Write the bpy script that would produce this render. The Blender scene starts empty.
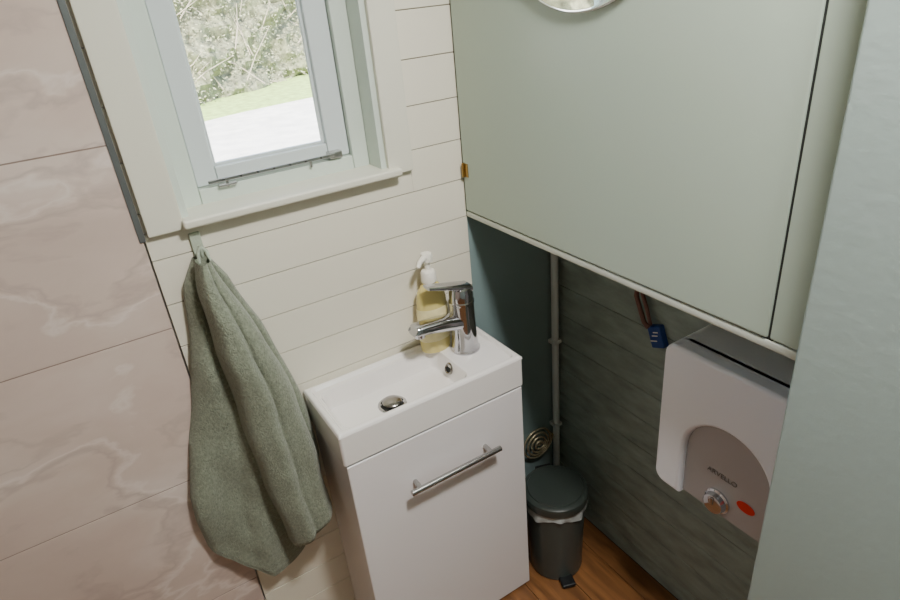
import bpy, bmesh, math, random
import numpy as np
from mathutils import Vector, Matrix, noise
random.seed(4)
S=1.25; FZ=0.18           # drawing units -> metres, floor level in drawing units
def W(p): return Vector((p[0]*S,p[1]*S,(p[2]-FZ)*S))

# ------------------------------------------------------------ materials
def srgb(r,g,b):
    f=lambda c:(c/255/12.92) if c/255<=.04045 else ((c/255+.055)/1.055)**2.4
    return (f(r),f(g),f(b),1)
def mat(name,col,rough=.5,metal=0,bump=0,bscale=40,var=0,vscale=6,spec=.5,coat=0,stretch=(1,1,1),trans=0,sheen=0,detail=4,bdist=.004):
    m=bpy.data.materials.new(name);m.use_nodes=True;nt=m.node_tree
    b=nt.nodes['Principled BSDF'];b.inputs['Base Color'].default_value=col
    b.inputs['Roughness'].default_value=rough;b.inputs['Metallic'].default_value=metal
    b.inputs['Specular IOR Level'].default_value=spec;b.inputs['Coat Weight'].default_value=coat
    b.inputs['Transmission Weight'].default_value=trans
    b.inputs['Sheen Weight'].default_value=sheen
    if bump or var:
        tc=nt.nodes.new('ShaderNodeTexCoord');mp=nt.nodes.new('ShaderNodeMapping')
        mp.inputs['Scale'].default_value=stretch
        nt.links.new(tc.outputs['Object'],mp.inputs[0])
    if bump:
        n=nt.nodes.new('ShaderNodeTexNoise');n.inputs['Scale'].default_value=bscale;n.inputs['Detail'].default_value=detail
        nt.links.new(mp.outputs[0],n.inputs['Vector'])
        bp=nt.nodes.new('ShaderNodeBump');bp.inputs['Strength'].default_value=bump;bp.inputs['Distance'].default_value=bdist
        nt.links.new(n.outputs['Fac'],bp.inputs['Height']);nt.links.new(bp.outputs[0],b.inputs['Normal'])
    if var:
        n=nt.nodes.new('ShaderNodeTexNoise');n.inputs['Scale'].default_value=vscale;n.inputs['Detail'].default_value=5
        nt.links.new(mp.outputs[0],n.inputs['Vector'])
        r=nt.nodes.new('ShaderNodeValToRGB')
        r.color_ramp.elements[0].position=.3;r.color_ramp.elements[1].position=.7
        r.color_ramp.elements[0].color=tuple(c*(1-var) for c in col[:3])+(1,)
        r.color_ramp.elements[1].color=tuple(min(1,c*(1+var)) for c in col[:3])+(1,)
        nt.links.new(n.outputs['Fac'],r.inputs[0]);nt.links.new(r.outputs[0],b.inputs['Base Color'])
    return m
M={}
M['cream']=mat('cream_painted_board',srgb(230,225,208),.42,bump=.08,bscale=30,stretch=(1,1,6))
M['creamgap']=mat('cream_board_groove',srgb(140,134,118),.7)
M['casing']=mat('casing_paint',srgb(222,220,204),.4,bump=.05,bscale=30)
M['frame']=mat('window_paint',srgb(208,219,208),.35,bump=.05,bscale=40)
M['sash']=mat('sash_paint',srgb(210,219,219),.32)
M['green']=mat('sage_cabinet_paint',srgb(180,195,180),.36,bump=.05,bscale=60)
M['greenlip']=mat('sage_lip_paint',srgb(206,212,200),.42)
M['wallgreen']=mat('sage_wall_paint',srgb(166,183,178),.6,bump=.12,bscale=70,detail=6)
M['teal']=mat('teal_wall_paint',srgb(128,148,148),.55,bump=.1,bscale=50)  # cabinet-like green with the shadow below the cabinet mixed into the colour
M['tealboard']=mat('rough_teal_board_paint',srgb(144,160,154),.6,bump=1,bscale=9,var=.22,vscale=11,stretch=(1,1,3),detail=9,bdist=.018)
M['white']=mat('white_gloss',srgb(240,236,236),.18,coat=.4)
M['ceramic']=mat('white_ceramic',srgb(244,240,236),.08,coat=.7)
M['heater']=mat('heater_white_plastic',srgb(240,242,250),.28)
M['heatergrey']=mat('heater_panel_satin',srgb(180,181,184),.22,metal=.25)
M['chrome']=mat('chrome',srgb(200,200,205),.08,metal=1)
M['steel']=mat('brushed_steel',srgb(185,184,182),.25,metal=1)
M['darkchrome']=mat('plug_metal',srgb(160,157,152),.22,metal=1)
M['brass']=mat('brass',srgb(190,155,90),.3,metal=1)
M['coil']=mat('coil_metal',srgb(226,212,180),.25,metal=.8)
M['dark']=mat('dark_gap',srgb(40,42,40),.8)
M['black']=mat('black_plastic',srgb(25,27,28),.4)
M['bin']=mat('bin_enamel',srgb(64,73,70),.35,coat=.2)
M['binlid']=mat('bin_lid_enamel',srgb(52,59,55),.3,coat=.3)
M['bag']=mat('bin_bag_plastic',srgb(165,170,168),.45,bump=.5,bscale=50)
M['pipe']=mat('pipe_plastic',srgb(210,217,215),.4)
M['red']=mat('red_badge',srgb(205,40,30),.4)
M['blue']=mat('blue_tag',srgb(35,70,140),.5)
M['text']=mat('grey_lettering',srgb(90,88,88),.5)
M['paper']=mat('paper_white',srgb(235,235,230),.6)
M['wire']=mat('copper_brown_wire',srgb(120,85,75),.5)
M['soap']=mat('soap_yellow_bottle',srgb(220,204,128),.22,coat=.5,var=.05)
M['label']=mat('soap_label',srgb(234,222,168),.4,var=.12,vscale=40)
M['pump']=mat('pump_white',srgb(240,236,224),.35)
M['towel']=mat('sage_terry',srgb(132,139,120),.95,bump=1,bscale=260,var=.22,vscale=150,sheen=.25,detail=2)
M['strap']=mat('towel_loop',srgb(176,186,168),.8,bump=.3,bscale=200)
M['ceil']=mat('ceiling_paint',srgb(232,230,222),.7)
M['metaltrim']=mat('tile_edge_trim',srgb(120,124,124),.35,metal=.6)
M['grass']=mat('grass',srgb(165,190,105),.9,var=.3,vscale=5,bump=.8,bscale=30)
M['gravel']=mat('gravel_path',srgb(232,226,212),.9,var=.16,vscale=3)
M['hedge']=mat('hedge_leaf_mass',srgb(112,112,88),.9,var=.5,vscale=6,bump=1,bscale=20)
M['leaf']=mat('hedge_leaves',srgb(142,142,112),.7,var=.4,vscale=3)
M['twig']=mat('hedge_twigs',srgb(165,152,135),.9)
M['ext']=mat('exterior_render',srgb(190,190,185),.8)
M['grout']=mat('tile_grout',srgb(150,132,122),.8)
M['mirror']=mat('mirror_glass',(.9,.92,.92,1),.01,metal=1)
def glassmat():
    m=bpy.data.materials.new('window_glass');m.use_nodes=True;nt=m.node_tree;nt.nodes.clear()
    o=nt.nodes.new('ShaderNodeOutputMaterial');mx=nt.nodes.new('ShaderNodeMixShader')
    t=nt.nodes.new('ShaderNodeBsdfTransparent');g=nt.nodes.new('ShaderNodeBsdfGlossy');g.inputs['Roughness'].default_value=.02
    fr=nt.nodes.new('ShaderNodeFresnel');fr.inputs[0].default_value=1.3
    nt.links.new(fr.outputs[0],mx.inputs[0]);nt.links.new(t.outputs[0],mx.inputs[1]);nt.links.new(g.outputs[0],mx.inputs[2]);nt.links.new(mx.outputs[0],o.inputs[0])
    return m
M['glass']=glassmat()
def marble():
    m=bpy.data.materials.new('beige_marble_tile');m.use_nodes=True;nt=m.node_tree;L=nt.links.new
    b=nt.nodes['Principled BSDF'];b.inputs['Roughness'].default_value=.2
    tc=nt.nodes.new('ShaderNodeTexCoord');mp=nt.nodes.new('ShaderNodeMapping');mp.inputs['Scale'].default_value=(1.0,1,1.9);mp.inputs['Rotation'].default_value=(0,-.30,0);mp.inputs['Location'].default_value=(.37,0,.2)
    L(tc.outputs['Object'],mp.inputs[0])
    n0=nt.nodes.new('ShaderNodeTexNoise');n0.inputs['Scale'].default_value=1.6;n0.inputs['Detail'].default_value=5
    L(mp.outputs[0],n0.inputs['Vector'])
    vm=nt.nodes.new('ShaderNodeVectorMath');vm.operation='MULTIPLY_ADD';vm.inputs[1].default_value=(.9,.9,.9)
    L(n0.outputs['Color'],vm.inputs[0]);L(mp.outputs[0],vm.inputs[2])
    n1=nt.nodes.new('ShaderNodeTexNoise');n1.inputs['Scale'].default_value=1.7;n1.inputs['Detail'].default_value=7;n1.inputs['Roughness'].default_value=.5
    L(vm.outputs[0],n1.inputs['Vector'])
    r=nt.nodes.new('ShaderNodeValToRGB');e=r.color_ramp.elements
    e[0].position=.30;e[0].color=srgb(196,176,166);e[1].position=.72;e[1].color=srgb(224,210,201)
    x=e.new(.5);x.color=srgb(209,190,179)
    L(n1.outputs['Fac'],r.inputs[0])
    n2=nt.nodes.new('ShaderNodeTexNoise');n2.inputs['Scale'].default_value=1.5;n2.inputs['Detail'].default_value=7
    L(vm.outputs[0],n2.inputs['Vector'])
    def ridge(off,width,strength,col,prev):
        a=nt.nodes.new('ShaderNodeMath');a.operation='SUBTRACT';a.inputs[1].default_value=off;L(n2.outputs['Fac'],a.inputs[0])
        ab=nt.nodes.new('ShaderNodeMath');ab.operation='ABSOLUTE';L(a.outputs[0],ab.inputs[0])
        mr=nt.nodes.new('ShaderNodeMapRange');mr.inputs['From Min'].default_value=0;mr.inputs['From Max'].default_value=width;mr.inputs['To Min'].default_value=strength;mr.inputs['To Max'].default_value=0
        L(ab.outputs[0],mr.inputs['Value'])
        mx=nt.nodes.new('ShaderNodeMix');mx.data_type='RGBA';mx.inputs['B'].default_value=col
        L(mr.outputs[0],mx.inputs['Factor']);L(prev,mx.inputs['A']);return mx.outputs['Result']
    o=ridge(.50,.016,.45,srgb(236,226,219),r.outputs[0])
    o=ridge(.465,.022,.42,srgb(168,150,142),o)
    o=ridge(.60,.020,.32,srgb(172,154,146),o)
    L(o,b.inputs['Base Color'])
    return m
M['marble']=marble()
def wood():
    m=bpy.data.materials.new('oak_floor_boards');m.use_nodes=True;nt=m.node_tree;L=nt.links.new
    b=nt.nodes['Principled BSDF'];b.inputs['Roughness'].default_value=.4
    tc=nt.nodes.new('ShaderNodeTexCoord');mp=nt.nodes.new('ShaderNodeMapping');mp.inputs['Scale'].default_value=(9,1.2,1)
    L(tc.outputs['Object'],mp.inputs[0])
    n=nt.nodes.new('ShaderNodeTexNoise');n.inputs['Scale'].default_value=4;n.inputs['Detail'].default_value=8;n.inputs['Distortion'].default_value=.6
    L(mp.outputs[0],n.inputs['Vector'])
    r=nt.nodes.new('ShaderNodeValToRGB');e=r.color_ramp.elements
    e[0].position=.3;e[0].color=srgb(96,62,36);e[1].position=.72;e[1].color=srgb(154,104,60)
    L(n.outputs['Fac'],r.inputs[0]);L(r.outputs[0],b.inputs['Base Color'])
    return m
M['wood']=wood()

# ------------------------------------------------------------ mesh builder
class B:
    def __init__(s,name):
        s.name=name;s.bm=bmesh.new();s.mats=[]
    def mi(s,m):
        if m not in s.mats:s.mats.append(m)
        return s.mats.index(m)
    def merge(s,t,m):
        i=s.mi(m)
        bmesh.ops.recalc_face_normals(t,faces=t.faces)
        for f in t.faces:f.material_index=i
        me=bpy.data.meshes.new('t');t.to_mesh(me);t.free();s.bm.from_mesh(me);bpy.data.meshes.remove(me)
    def box(s,a,b,m,bev=.0015,seg=2,rot=None):
        t=bmesh.new();bmesh.ops.create_cube(t,size=1)
        c=[(a[i]+b[i])/2 for i in range(3)];d=[abs(b[i]-a[i]) for i in range(3)]
        bmesh.ops.scale(t,vec=d,verts=t.verts)
        if bev:bmesh.ops.bevel(t,geom=t.edges[:],offset=min(bev,min(d)*.45),segments=seg,profile=.5,affect='EDGES')
        if rot:bmesh.ops.rotate(t,cent=(0,0,0),matrix=rot,verts=t.verts)
        bmesh.ops.translate(t,vec=c,verts=t.verts);s.merge(t,m);return s
    def lathe(s,c,prof,m,seg=48,sx=1,sy=1,axis=(0,0,1)):
        t=bmesh.new();rings=[]
        for r,z in prof:
            if r<1e-6: rings.append([t.verts.new((0,0,z))])
            else: rings.append([t.verts.new((r*sx*math.cos(2*math.pi*k/seg),r*sy*math.sin(2*math.pi*k/seg),z)) for k in range(seg)])
        for a,b in zip(rings,rings[1:]):
            if len(a)==1 and len(b)==1: continue
            for k in range(seg):
                k2=(k+1)%seg
                if len(a)==1:t.faces.new((a[0],b[k],b[k2]))
                elif len(b)==1:t.faces.new((a[k],b[0],a[k2]))
                else:t.faces.new((a[k],a[k2],b[k2],b[k]))
        q=Vector((0,0,1)).rotation_difference(Vector(axis).normalized())
        bmesh.ops.rotate(t,cent=(0,0,0),matrix=q.to_matrix(),verts=t.verts)
        bmesh.ops.translate(t,vec=c,verts=t.verts);s.merge(t,m);return s
    def cyl(s,p0,p1,r0,r1,m,seg=32,bev=.001):
        p0=Vector(p0);p1=Vector(p1);h=(p1-p0).length;b=min(bev,r0*.4,r1*.4,h*.3)
        return s.lathe(p0,[(0,0),(r0-b,0),(r0,b),(r1,h-b),(r1-b,h),(0,h)],m,seg,axis=(p1-p0))
    def tube(s,pts,r,m,seg=12,cap=True):
        pts=[Vector(p) for p in pts];t=bmesh.new();n=len(pts);prev=None;rings=[]
        rs=r if isinstance(r,(list,tuple)) else [r]*n
        for i,p in enumerate(pts):
            d=(pts[min(i+1,n-1)]-pts[max(i-1,0)]).normalized()
            if prev is None:
                a=d.orthogonal().normalized()
            else:
                a=(prev-d*prev.dot(d)).normalized()
            prev=a;b=d.cross(a)
            rings.append([t.verts.new(p+(a*math.cos(2*math.pi*k/seg)+b*math.sin(2*math.pi*k/seg))*rs[i]) for k in range(seg)])
        for x,y in zip(rings,rings[1:]):
            for k in range(seg):
                t.faces.new((x[k],x[(k+1)%seg],y[(k+1)%seg],y[k]))
        if cap:
            t.faces.new(rings[0]);t.faces.new(rings[-1])
        s.merge(t,m);return s
    def surf(s,fn,nu,nv,m,closeu=False,caps=False):
        t=bmesh.new();g=[]
        for j in range(nv+1):
            g.append([t.verts.new(fn(i/nu,j/nv)) for i in range(nu if closeu else nu+1)])
        for j in range(nv):
            for i in range(nu):
                i2=(i+1)%nu if closeu else i+1
                t.faces.new((g[j][i],g[j][i2],g[j+1][i2],g[j+1][i]))
        if caps and closeu:
            t.faces.new(g[0]);t.faces.new(g[-1])
        s.merge(t,m);return s
    def prism(s,poly,axis,a,b,m,bev=0,seg=3):
        t=bmesh.new();mk={'x':lambda u,v,w:(w,u,v),'y':lambda u,v,w:(u,w,v),'z':lambda u,v,w:(u,v,w)}[axis]
        f=t.faces.new([t.verts.new(mk(u,v,a)) for u,v in poly])
        ex=bmesh.ops.extrude_face_region(t,geom=[f])
        d=Vector(mk(0,0,b-a));vs=[v for v in ex['geom'] if isinstance(v,bmesh.types.BMVert)]
        bmesh.ops.translate(t,vec=d,verts=vs)
        if bev:
            es=[e for e in t.edges if all(abs(v.co['xyz'.index(axis)]-a)<1e-6 for v in e.verts)]
            bmesh.ops.bevel(t,geom=es,offset=bev,segments=seg,profile=.5,affect='EDGES',clamp_overlap=True)
        s.merge(t,m);return s
    def done(s,parent=None,sharp=38,wn=True):
        for v in s.bm.verts: v.co=W(v.co)
        for f in s.bm.faces:f.smooth=True
        for e in s.bm.edges:
            if len(e.link_faces)==2:
                try:
                    if e.calc_face_angle()>math.radians(sharp):e.smooth=False
                except: pass
        me=bpy.data.meshes.new(s.name);s.bm.to_mesh(me);s.bm.free()
        for m in s.mats:me.materials.append(M[m])
        o=bpy.data.objects.new(s.name,me);bpy.context.collection.objects.link(o)
        if wn:
            md=o.modifiers.new('weighted_normals','WEIGHTED_NORMAL');md.keep_sharp=True;md.weight=100
        if parent:o.parent=parent
        return o

# ------------------------------------------------------------ room shell
XR=.86; XC=.622; YB=-2.2; XL=-1.1; ZC=2.1; TX=.048
WX0,WX1,WZ0,WZ1=.105,.462,1.20,1.78
w=B('wall_window')
w.box((XL-.1,.010,FZ-.6),(WX0,.13,ZC+.1),'ext',0)
w.box((WX1,.010,FZ-.6),(XR+.1,.13,ZC+.1),'ext',0)
w.box((WX0,.010,FZ-.6),(WX1,.13,WZ0),'ext',0)
w.box((WX0,.010,WZ1),(WX1,.13,ZC+.1),'ext',0)
w.box((TX,.003,FZ),(XC+.004,.011,WZ0),'creamgap',0)
w.box((WX1+.02,.003,WZ0),(XC+.004,.011,ZC),'creamgap',0)
sp=.077
z=1.155-13*sp
def rboard(x0,x1,z0,z1):
    w.box((x0,0,z0),(x1,.009,z1),'cream',.0009,2)
while z<ZC:
    z0=max(z+.0008,FZ);z1=min(z+sp-.0008,ZC)
    if z1>FZ+.01:
        if z1<=WZ0: rboard(TX,XC+.002,z0,z1)
        else:
            if z0<WZ0:
                rboard(TX,WX1+.0495,z0,WZ0)
                rboard(WX1+.0495,XC+.002,z0,z1)
            else:
                rboard(WX1+.006,XC+.002,z0,z1)
            rboard(TX,WX0-.005,max(z0,WZ0+.001),z1)
    z+=sp
w.box((XC+.002,0,FZ),(XR,.011,1.12),'teal',0)  # wall strip below the cabinet, its shade painted in
w.done()
t=B('wall_tile')
zs=[.149,.446,.743,1.04,1.337,1.634,1.931,2.228]
t.box((XL,-.0020,FZ),(TX-.004,.011,ZC),'grout',0)
for a,b in zip(zs,zs[1:]):
    t.box((XL,-.003,max(a+.0010,FZ)),(TX-.003,.004,min(b-.0010,ZC)),'marble',.0005)
t.box((TX-.008,-.0055,1.19),(TX+.001,.004,ZC),'metaltrim',.001)
t.done()
r=B('wall_right')
r.box((XR+.01,YB,FZ),(XR+.12,.13,ZC),'ext',0)
r.box((XR+.004,-.72,FZ),(XR+.011,0,ZC),'dark',0)
z=1.155-13*sp
while z<ZC:
    z0=max(z+.0008,FZ);z1=min(z+sp-.0008,ZC)
    if z1>FZ+.01: r.box((XR,-.72,z0),(XR+.009,.0,z1),'tealboard',.001,2)
    z+=sp
r.done()
B('wall_partition').box((.58,YB,FZ),(XR+.01,-.706,ZC),'wallgreen',.004,3).done()
B('wall_left').box((XL-.1,YB-.1,FZ),(XL,.01,ZC),'marble',0).done()
B('wall_back').box((XL,YB-.1,FZ),(XR+.1,YB,ZC),'wallgreen',0).done()
B('ceiling').box((XL-.1,YB-.1,ZC),(XR+.12,.13,ZC+.1),'ceil',0).done()
f=B('floor')
f.box((XL-.1,YB-.1,FZ-.06),(XR+.12,.01,FZ-.004),'dark',0)
x=XL
while x<XR:
    f.box((x+.0007,YB,FZ-.01),(min(x+.1,XR)-.0007,0,FZ),'wood',.001);x+=.1
f.done()

# ------------------------------------------------------------ window
cs=B('trim_window')
cs.box((.053,-.012,1.196),(.107,.0,1.84),'casing',.003)
cs.box((.462,-.012,1.199),(.512,.0,1.84),'casing',.003)
cs.box((.107,-.012,1.785),(.462,.0,1.84),'casing',.003)
cs.box((.104,-.026,1.198),(.482,.075,1.212),'casing',.004,3)
cs.done()
wn=B('window_1')
wn.box((.105,-.002,1.211),(.118,.13,1.785),'frame',.001)
wn.box((.452,-.002,1.211),(.463,.13,1.785),'frame',.001)
wn.box((.105,-.002,1.77),(.463,.13,1.785),'frame',.001)
wn.box((.118,.045,1.211),(.149,.10,1.77),'frame',.003)
wn.box((.421,.045,1.211),(.452,.10,1.77),'frame',.003)
wn.box((.149,.045,1.745),(.421,.10,1.77),'frame',.003)
wn.box((.149,.045,1.205),(.421,.13,1.236),'frame',.003)
wn.box((.150,.055,1.237),(.184,.088,1.744),'sash',.003)
wn.box((.380,.055,1.237),(.420,.088,1.744),'sash',.003)
wn.box((.184,.055,1.237),(.380,.088,1.264),'sash',.003)
wn.box((.184,.055,1.708),(.380,.088,1.744),'sash',.003)
for a,b in (((.184,.064,1.264),(.189,.072,1.708)),((.375,.064,1.264),(.380,.072,1.708)),((.189,.064,1.264),(.375,.072,1.268))):
    wn.box(a,b,'sash',.001)
wn.box((.186,.073,1.262),(.378,.076,1.71),'glass',0)
wn.box((.165,.036,1.243),(.385,.039,1.2485),'steel',.001)
for i in range(7): wn.cyl((.19+i*.028,.0355,1.2458),(.19+i*.028,.0359,1.2458),.0016,.0016,'dark',12)
wn.cyl((.195,.041,1.232),(.195,.041,1.247),.0025,.0025,'steel',12)
wn.cyl((.34,.041,1.232),(.34,.041,1.247),.0025,.0025,'steel',12)
wn.box((.375,.039,1.238),(.400,.058,1.250),'steel',.002)
wn.box((.18,.037,1.234),(.21,.048,1.238),'steel',.001)
wn.done()

# ------------------------------------------------------------ cabinet
c=B('wall_cabinet')
c.box((XC+.014,-.704,1.078),(XR-.001,-.002,ZC-.002),'green',.002)
c.box((XC,-.704,1.078),(XC+.02,-.002,1.0905),'greenlip',.003)
c.box((XC,-.704,1.092),(XC+.018,-.6515,ZC-.002),'green',.003)
c.box((XC+.002,-.655,1.085),(XC+.016,-.64,ZC-.004),'dark',0)
c.box((XC-.001,-.6490,1.092),(XC+.018,-.004,ZC-.004),'green',.003)
for hz in (1.175,1.85):
    c.cyl((XC-.004,-.010,hz-.014),(XC-.004,-.010,hz+.014),.003,.003,'brass',16)
    c.box((XC-.0025,-.022,hz-.013),(XC-.0005,-.010,hz+.013),'brass',.0005)
c.done()
mi=B('round_mirror')
mi.lathe((XC-.001,-.322,1.63),[(0,0),(.184,0),(.184,.004),(.182,.006)],'steel',96,axis=(-1,0,0))
mi.lathe((XC-.001,-.322,1.63),[(.182,.006),(.179,.0068),(0,.0068)],'mirror',96,axis=(-1,0,0))
mi.done()

# ------------------------------------------------------------ vanity
VX0,VX1,VY0,VY1,VT=.225,.617,-.176,-.001,.835
v=B('vanity_unit')
def basin(u,vv):
    x=VX0+(VX1-VX0)*u;y=VY0+(VY1-VY0)*vv
    def inside(x0,x1,y0,y1,r,soft):
        cx=(x0+x1)/2;cy=(y0+y1)/2;qx=abs(x-cx)-(x1-x0)/2+r;qy=abs(y-cy)-(y1-y0)/2+r
        d=math.hypot(max(qx,0),max(qy,0))+min(max(qx,qy),0)-r
        t=min(max(-d/soft,0),1);return t*t*(3-2*t)
    e=min(x-VX0,VX1-x,y-VY0,VY1-y);z=VT
    if e<.006: z-= .006-math.sqrt(max(0,.006**2-(.006-e)**2))
    z-=.006*inside(VX0+.010,VX1-.010,VY0+.010,VY1-.009,.012,.006)
    b=inside(.245,.505,VY0+.014,-.024,.022,.013)
    z-=.036*b
    z-=.006*b*max(0,1-math.hypot((x-.364)/.16,(y+.097)/.10))
    return (x,y,z)
v.surf(basin,260,120,'ceramic')
def skirt(u,vv):
    rc=.006;pts=[]
    for cx,cy_,a0 in ((VX1-rc,VY1-rc,0),(VX0+rc,VY1-rc,90),(VX0+rc,VY0+rc,180),(VX1-rc,VY0+rc,270)):
        for a in range(0,91,15):
            an=math.radians(a0+a);pts.append((cx+rc*math.cos(an),cy_+rc*math.sin(an)))
    i=int(round(u*len(pts)))%len(pts)
    return (pts[i][0],pts[i][1],VT-.006-(VT-.006-.768)*vv)
v.surf(skirt,28,4,'ceramic',closeu=True)
v.box((VX0+.006,VY0+.012,FZ+.02),(VX0+.022,VY1,.767),'white',.001)
v.box((VX1-.022,VY0+.012,FZ+.02),(VX1-.006,VY1,.767),'white',.001)
v.box((VX0+.02,VY1-.012,FZ+.02),(VX1-.02,VY1,.767),'white',.001)
v.box((VX0+.02,VY0+.014,FZ+.02),(VX1-.02,VY1-.01,FZ+.04),'white',.001)
v.box((VX0+.012,VY0+.02,FZ),(VX1-.012,VY1-.01,FZ+.025),'white',.001)
v.box((VX0+.004,VY0+.001,FZ+.006),(VX1-.004,VY0+.014,.763),'white',.0025,3)
hz=.662;hy=VY0-.024
v.cyl((.331,hy,hz),(.536,hy,hz),.0058,.0058,'steel',24)
for hx in (.352,.514): v.cyl((hx,VY0+.002,hz),(hx,hy,hz),.0048,.0048,'steel',20)
DX,DY,DZ=.364,-.094,.7875
v.lathe((DX,DY,DZ),[(0,-.004),(.0280,-.004),(.0280,.0025),(.0262,.0038),(.0232,.0036),(.0212,.0015)],'chrome',48)
v.lathe((DX,DY,DZ),[(.022,.0016),(0,.0016)],'dark',40)
v.lathe((DX,DY,DZ),[(.006,.0),(.006,.006),(.0185,.0065),(.0190,.0085),(.0170,.0112),(.010,.0135),(0,.0143)],'darkchrome',44)
v.lathe((.4980,-.090,.812),[(.0120,-.004),(.0120,.002),(.0100,.0038),(.0078,.002),(.0078,-.001)],'darkchrome',32,axis=(-.9,0,.45))
v.lathe((.4980,-.090,.812),[(.0082,-.0005),(0,-.0005)],'dark',24,axis=(-.9,0,.45))
v.done()
# mixer tap
f=B('basin_mixer_tap')
fx,fy=.552,-.070
f.lathe((fx,fy,VT-.006),[(0,0),(.030,0),(.030,.004),(.0275,.008),(.0258,.03),(.0245,.075),(.0245,.105),(.0255,.108),(.0255,.112),(.0235,.1135),(.0238,.128),(.021,.139),(.012,.145),(0,.146)],'chrome',48)
def spout(u,vv):
    a=2*math.pi*u;L=vv
    x=fx-.012-.098*L;z=VT+.062+.026*L-.010*L*L
    hw=.0215-.004*L;hh=.0165-.006*L
    if vv>=1: hw*=.9;hh*=.9
    ca,sa=math.cos(a),math.sin(a);q=lambda c:math.copysign(abs(c)**.75,c)
    return (x-.006*(sa<0)*L,fy+hw*q(ca),z+hh*q(sa))
f.surf(spout,40,16,'chrome',closeu=True,caps=True)
f.cyl((fx-.100,fy,VT+.073),(fx-.100,fy,VT+.059),.0115,.0112,'chrome',28)
def lever(u,vv):
    a=2*math.pi*u;L=vv
    x=fx+.018-.092*L;z=VT+.131+.026*L
    hw=.0185-.006*L;hh=.0075-.0035*L
    ca,sa=math.cos(a),math.sin(a);q=lambda c:math.copysign(abs(c)**.7,c)
    return (x,fy+hw*q(ca),z+hh*q(sa))
f.surf(lever,36,14,'chrome',closeu=True,caps=True)
f.done()
# soap bottle
s=B('soap_dispenser')
sx_,sy_=.507,-.029
zb=VT-.0058
s.lathe((sx_,sy_,zb),[(0,0),(.030,0),(.033,.004),(.0338,.02),(.033,.09),(.032,.115),(.028,.134),(.019,.146),(.0135,.150),(.0135,.155),(0,.155)],'soap',48,sx=1,sy=.66)
s.lathe((sx_,sy_,zb),[(.0342,.028),(.0346,.03),(.0338,.098),(.0330,.10)],'label',48,sx=1,sy=.67)
s.lathe((sx_,sy_,zb),[(0,.153),(.0150,.153),(.0155,.156),(.0152,.172),(.0125,.176),(.006,.178),(.0058,.194),(.0115,.196),(.012,.208),(.010,.212),(0,.213)],'pump',32)
s.tube([(sx_,sy_,zb+.204),(sx_-.012,sy_-.008,zb+.206),(sx_-.024,sy_-.016,zb+.204),(sx_-.031,sy_-.021,zb+.197)],[.0075,.0062,.005,.0042],'pump',14)
s.done()

# ------------------------------------------------------------ towel + hook
hk=B('towel_hook')
hk.box((.109,-.006,1.145),(.126,-.0002,1.186),'strap',.002)
hk.tube([(.118,-.004,1.158),(.118,-.016,1.150),(.118,-.026,1.152),(.118,-.030,1.162),(.118,-.030,1.172)],.0038,'strap',12)
hk.done()
def interp(tab,z):
    zs_=[r[0] for r in tab][::-1]
    return [float(np.interp(z,zs_,[r[k] for r in tab][::-1])) for k in range(1,len(tab[0]))]
def crease(t):
    t=t%1.0
    return abs(math.sin(math.pi*t))**.8*2-1
tw=B('hand_towel')
def lobe(tab,ztop,zbot,ph,kk,amp,y0,yback):
    zmin=min(zbot(i/10) for i in range(11))
    def fn(u,vv):
        if u<.5: uu=u*2;front=True
        else: uu=1-(u-.5)*2;front=False
        z=ztop+(zbot(uu)-ztop)*vv
        xl,xr,dp=interp(tab,ztop+(zmin-ztop)*vv)
        x=xl+(xr-xl)*uu
        a=amp*min(1,.35+vv*2.2)
        pl=a*crease(kk*uu+ph+.26*vv)*(1-.45*vv)+.3*a*math.sin(2*math.pi*(kk*1.4*uu-ph+.5*vv))
        n=noise.noise(Vector((x*12,z*5.5,ph*9)))*.016*min(1,vv*3)+noise.noise(Vector((x*36,z*20,ph*9)))*.003
        edge=math.sin(math.pi*uu)**.35 if 0<uu<1 else 0
        if front: y=-(y0+dp*edge+pl*edge+n)
        else: y=-(yback+.10*dp*edge)
        x+=.003*math.sin(z*15+ph*5)+.0012*math.sin(z*43+ph*9)
        if vv>.985: y=y*.9-(y0+yback)/2*.1
        return (x,min(y,-.004),z)
    return fn
tabA=[(1.148,.106,.122,.008),(1.10,.083,.136,.014),(1.0,.066,.145,.020),(.92,.050,.150,.024),(.77,.014,.158,.026),(.63,-.016,.160,.028),(.45,-.02,.155,.028)]
tw.surf(lobe(tabA,1.148,lambda u:.585-.125*min(1,u*1.9)+.03*max(0,u-.5),.15,1.5,.010,.012,.005),84,120,'towel',closeu=True)
tabC=[(1.150,.110,.124,.012),(1.10,.112,.152,.018),(1.0,.125,.183,.022),(.90,.14,.203,.024),(.80,.15,.217,.026),(.70,.155,.225,.026),(.58,.155,.222,.026)]
tw.surf(lobe(tabC,1.150,lambda u:.61+.03*u,.3,1.0,.008,.016,.005),60,110,'towel',closeu=True)
tabB=[(1.154,.106,.126,.022),(1.10,.096,.140,.034),(1.0,.092,.167,.042),(.90,.095,.188,.048),(.80,.101,.203,.050),(.70,.109,.214,.052),(.54,.120,.214,.050)]
tw.surf(lobe(tabB,1.154,lambda u:.548+.06*max(0,u-.1),.05,1.45,.014,.046,.034),84,120,'towel',closeu=True)
tw.tube([(.110,-.034,1.146),(.112,-.033,1.162),(.118,-.031,1.170),(.124,-.033,1.162),(.125,-.036,1.146)],.0030,'strap',10)
tw.done(sharp=80,wn=False)

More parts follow.
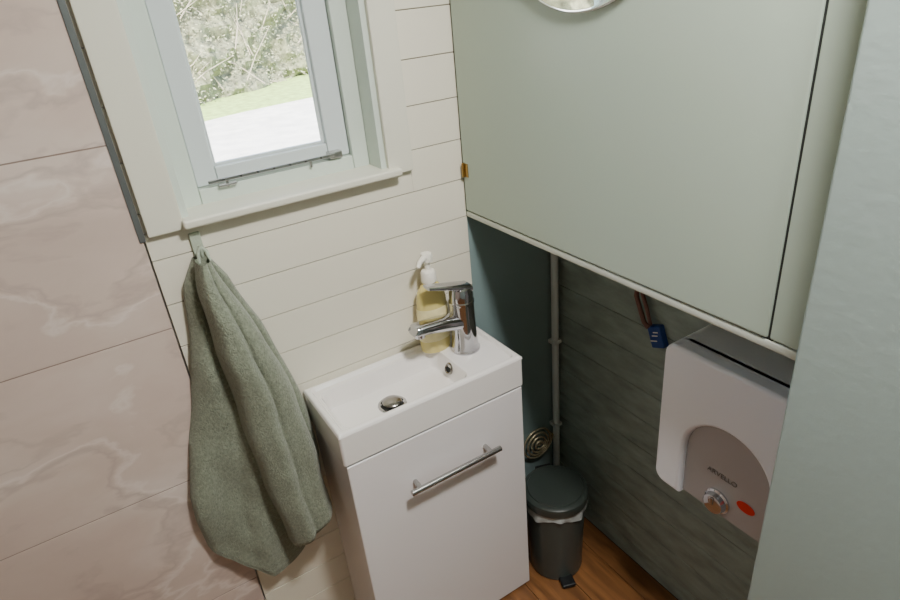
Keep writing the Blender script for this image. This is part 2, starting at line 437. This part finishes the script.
# ------------------------------------------------------------ bin
b=B('pedal_bin')
bx,by=.708,-.160;BH=.012
b.lathe((bx,by,FZ),[(0,.0),(.062,.0),(.064,.004),(.0645,.012),(.0640,.014),(.0700,.195+BH),(.0715,.198+BH),(.0715,.206+BH),(0,.206+BH)],'bin',64)
def bag(u,vv):
    a=2*math.pi*u;R=.0722+.0022*math.sin(a*9+2*vv)*vv+.0012*math.sin(a*17)*vv+.002*vv
    z=FZ+BH+.213-.024*vv-.006*math.sin(a*4+1)*vv
    return (bx+R*math.cos(a),by+R*math.sin(a),z)
b.surf(bag,160,8,'bag',closeu=True)
b.lathe((bx,by,FZ+BH),[(.0,.209),(.076,.209),(.0775,.213),(.0775,.224),(.0755,.230),(.070,.233),(.066,.2335),(.064,.237),(.045,.2405),(0,.2415)],'binlid',64)
d=Vector((-.35,-1,0)).normalized()
pc=Vector((bx,by,FZ))+d*.075
rotm=Matrix.Rotation(math.atan2(d.y,d.x)+math.pi/2,3,'Z')
b.box(pc-Vector((.017,.016,-.003)),pc+Vector((.017,.016,.013)),'black',.004,3,rot=rotm)
hp=Vector((bx,by,FZ+BH+.214))-d*.078
b.box(hp-Vector((.020,.007,.02)),hp+Vector((.020,.007,.014)),'black',.003,2,rot=rotm)
b.done()

cc=B('coiled_metal_holder')
pts=[]
for i in range(0,361*4,10):
    a=math.radians(i);R=.008+.0105*i/360
    pts.append((.776+R*math.cos(a),-.012-.012*(1-i/1440),.424+R*math.sin(a)))
cc.tube(pts,.0030,'coil',10)
cc.cyl((.776,-.0,.424),(.776,-.022,.424),.008,.008,'coil',20)
cc.tube([(.776+.050,-.012,.424),(.776+.050,-.004,.424),(.776+.050,.0,.424)],.003,'coil',10)
cc.done()

p=B('waste_pipe')
p.tube([(.838,-.014,FZ),(.838,-.014,.5),(.838,-.014,1.078)],.0088,'pipe',20)
for z in (1.045,): p.cyl((.838,-.014,z-.01),(.838,-.014,z+.022),.0125,.0125,'pipe',20)
for z in (.70,.45): p.box((.826,-.024,z),(.850,-.0001,z+.010),'pipe',.002)
p.done()

wt=B('electrical_cable_tag')
wt.tube([(.848,-.262,1.078),(.846,-.262,1.0),(.84,-.258,.955),(.843,-.252,.92),(.846,-.262,.89),(.838,-.280,.873),(.836,-.292,.868)],.0048,'wire',10)
wt.tube([(.852,-.250,1.078),(.85,-.252,.97),(.849,-.262,.925),(.848,-.275,.90),(.845,-.290,.868)],.004,'wire',10)
rx=Matrix.Rotation(math.radians(-22),3,'X')
wt.box((.844,-.320,.824),(.8599,-.288,.870),'blue',.003,3,rot=rx)
for i,zz in enumerate((.858,.850,.838)): wt.box((.8430,-.310,zz-.0010),(.8442,-.298+.002*i,zz+.0010),'paper',0,rot=rx)
wt.done()

# ------------------------------------------------------------ water heater
h=B('water_heater')
hx0=.695;y0,y1,z0,z1=-.700,-.446,.682,.966
cy=-.575;ar=.076;az=.784
def rr(y0,y1,z0,z1,r,n=8):
    P=[]
    for c0,c1,a0 in ((y1-r,z1-r,0),(y0+r,z1-r,90),(y0+r,z0+r,180),(y1-r,z0+r,270)):
        for i in range(n+1):
            a=math.radians(a0+90*i/n);P.append((c0+r*math.cos(a),c1+r*math.sin(a)))
    return P
P=rr(y0,y1,z0,z1,.022)
k=27
arch=[(cy-ar,z0)]+[(cy+ar*math.cos(a),az+ar*math.sin(a)) for a in [math.pi-math.pi*i/28 for i in range(29)]]+[(cy+ar,z0)]
P=P[:k]+arch+P[k:]
h.prism(P,'x',hx0,hx0+.035,'heater',bev=.007,seg=4)
h.prism(rr(y0,y1,z0,z1,.022),'x',hx0+.028,XR,'heater',0)
h.prism([(cy-ar-.003,z0+.004)]+[(cy+(ar+.003)*math.cos(a),az+(ar+.003)*math.sin(a)) for a in [math.pi-math.pi*i/28 for i in range(29)]]+[(cy+ar+.003,z0+.004)],'x',hx0+.012,hx0+.03,'heatergrey',0)
kc=(hx0+.012,-.566,.712)
h.lathe(kc,[(0,0),(.022,0),(.022,.003),(.019,.005),(.017,.014),(.014,.016),(0,.0165)],'chrome',40,axis=(-1,0,0))
h.box((hx0-.0065,-.569,.714),(hx0-.004,-.563,.728),'steel',.001)
h.lathe((hx0+.0115,-.614,.735),[(0,0),(.0155,0),(.0155,.0008),(0,.001)],'red',32,sx=.62,sy=1,axis=(-1,0,0))
ho=h.done()
def text(body,loc,size,matn,parent,name):
    c=bpy.data.curves.new(name,'FONT');c.body=body;c.size=size*S;c.extrude=.0002;c.align_x='CENTER';c.align_y='CENTER'
    o=bpy.data.objects.new(name,c);bpy.context.collection.objects.link(o);c.materials.append(M[matn])
    o.location=W(loc);o.rotation_euler=(math.pi/2,0,-math.pi/2);o.parent=parent
text('ARVELLO',(hx0+.0110,-.568,.765),.013,'text',ho,'heater_lettering')

# ------------------------------------------------------------ ceiling lamp
LX,LY=.43,-.88
cl=B('ceiling_lamp')
cl.lathe((LX,LY,ZC),[(0,0),(.12,0),(.12,-.02),(.10,-.045),(.05,-.06),(0,-.062)],'pump',48)
clo=cl.done()
ld=bpy.data.lights.new('lamp_light','AREA');ld.shape='DISK';ld.size=.20;ld.energy=35;ld.color=(1,.97,.935)
lo=bpy.data.objects.new('lamp_light',ld);bpy.context.collection.objects.link(lo);lo.location=W((LX,LY,ZC-.075));lo.parent=clo

# ------------------------------------------------------------ outdoors
g=B('ground')
g.surf(lambda u,vv:(-25+60*u,.14+50*vv,-.32+.05*noise.noise(Vector((u*20,vv*20,0)))),60,50,'grass');g.done()
pa=B('gravel_path')
def pth(u,vv):
    x=-8+26*u;yc=5.9+.42*x
    y=yc+(vv-.5)*(6.4)+.3*math.sin(x*.8)
    return (x,y,-.24)
pa.surf(pth,60,6,'gravel');pa.done()
he=B('hedge')
def hed(u,vv):
    bx_=(-9+38*u)*.9
    by_=11.0+.75*bx_
    h_=4.6*math.sin(vv*math.pi*.5)
    nn=noise.noise(Vector((bx_*.9,h_*1.1,0)))*.5+noise.noise(Vector((bx_*3,h_*3,4)))*.25+noise.noise(Vector((bx_*9,h_*9,2)))*.12
    return (bx_+nn*.3,by_+1.4*vv*vv-nn,-.35+h_*(1+.12*nn))
he.surf(hed,420,90,'hedge')
lt=bmesh.new()
for i in range(26000):
    u=random.uniform(.2,.62);vv=random.random()
    p=Vector(hed(u,vv))+Vector((random.gauss(0,.1),random.gauss(-.1,.1),random.gauss(0,.1)))
    a=Vector((random.gauss(0,1),random.gauss(0,1),random.gauss(0,1))).normalized()*random.uniform(.02,.045);q=a.orthogonal().normalized()*random.uniform(.012,.025)
    lt.faces.new([lt.verts.new(p+a),lt.verts.new(p+q),lt.verts.new(p-a),lt.verts.new(p-q)])
he.merge(lt,'leaf')
for i in range(420):
    u=random.uniform(.2,.62);p=Vector(hed(u,random.random()*.9))+Vector((0,-.15,0))
    d=Vector((random.gauss(0,.5),random.gauss(-.1,.2),random.uniform(.2,1)))
    he.tube([p,p+d*.5+Vector((random.gauss(0,.08),0,0)),p+d*1.1],[.014,.010,.004],'twig',5)
he.done(wn=False)

wd=bpy.data.worlds.new('World');bpy.context.scene.world=wd;wd.use_nodes=True;nt=wd.node_tree
sk=nt.nodes.new('ShaderNodeTexSky');sk.sky_type='NISHITA';sk.sun_disc=False;sk.sun_elevation=math.radians(42);sk.sun_rotation=math.radians(200)
nt.links.new(sk.outputs[0],nt.nodes['Background'].inputs[0]);nt.nodes['Background'].inputs[1].default_value=1.3
sn=bpy.data.lights.new('sun','SUN');sn.energy=22;sn.angle=.02;sn.color=(1,.96,.9)
so=bpy.data.objects.new('sun',sn);bpy.context.collection.objects.link(so);so.rotation_euler=(math.radians(48),0,math.radians(-20))

# ------------------------------------------------------------ camera
yaw,pitch,roll=.5152,.476,-.0986
fw=Vector((math.sin(yaw)*math.cos(pitch),math.cos(yaw)*math.cos(pitch),-math.sin(pitch)))
r0=fw.cross(Vector((0,0,1))).normalized();u0=r0.cross(fw)
rr_=r0*math.cos(roll)+u0*math.sin(roll);uu=-r0*math.sin(roll)+u0*math.cos(roll)
cd=bpy.data.cameras.new('camera');cd.sensor_width=36;cd.lens=36*618/900;cd.clip_start=.02
co=bpy.data.objects.new('camera',cd);bpy.context.collection.objects.link(co)
mt=Matrix((( rr_.x,uu.x,-fw.x),(rr_.y,uu.y,-fw.y),(rr_.z,uu.z,-fw.z))).to_4x4();mt.translation=W((0,-1,1.5))
co.matrix_world=mt
bpy.context.scene.camera=co
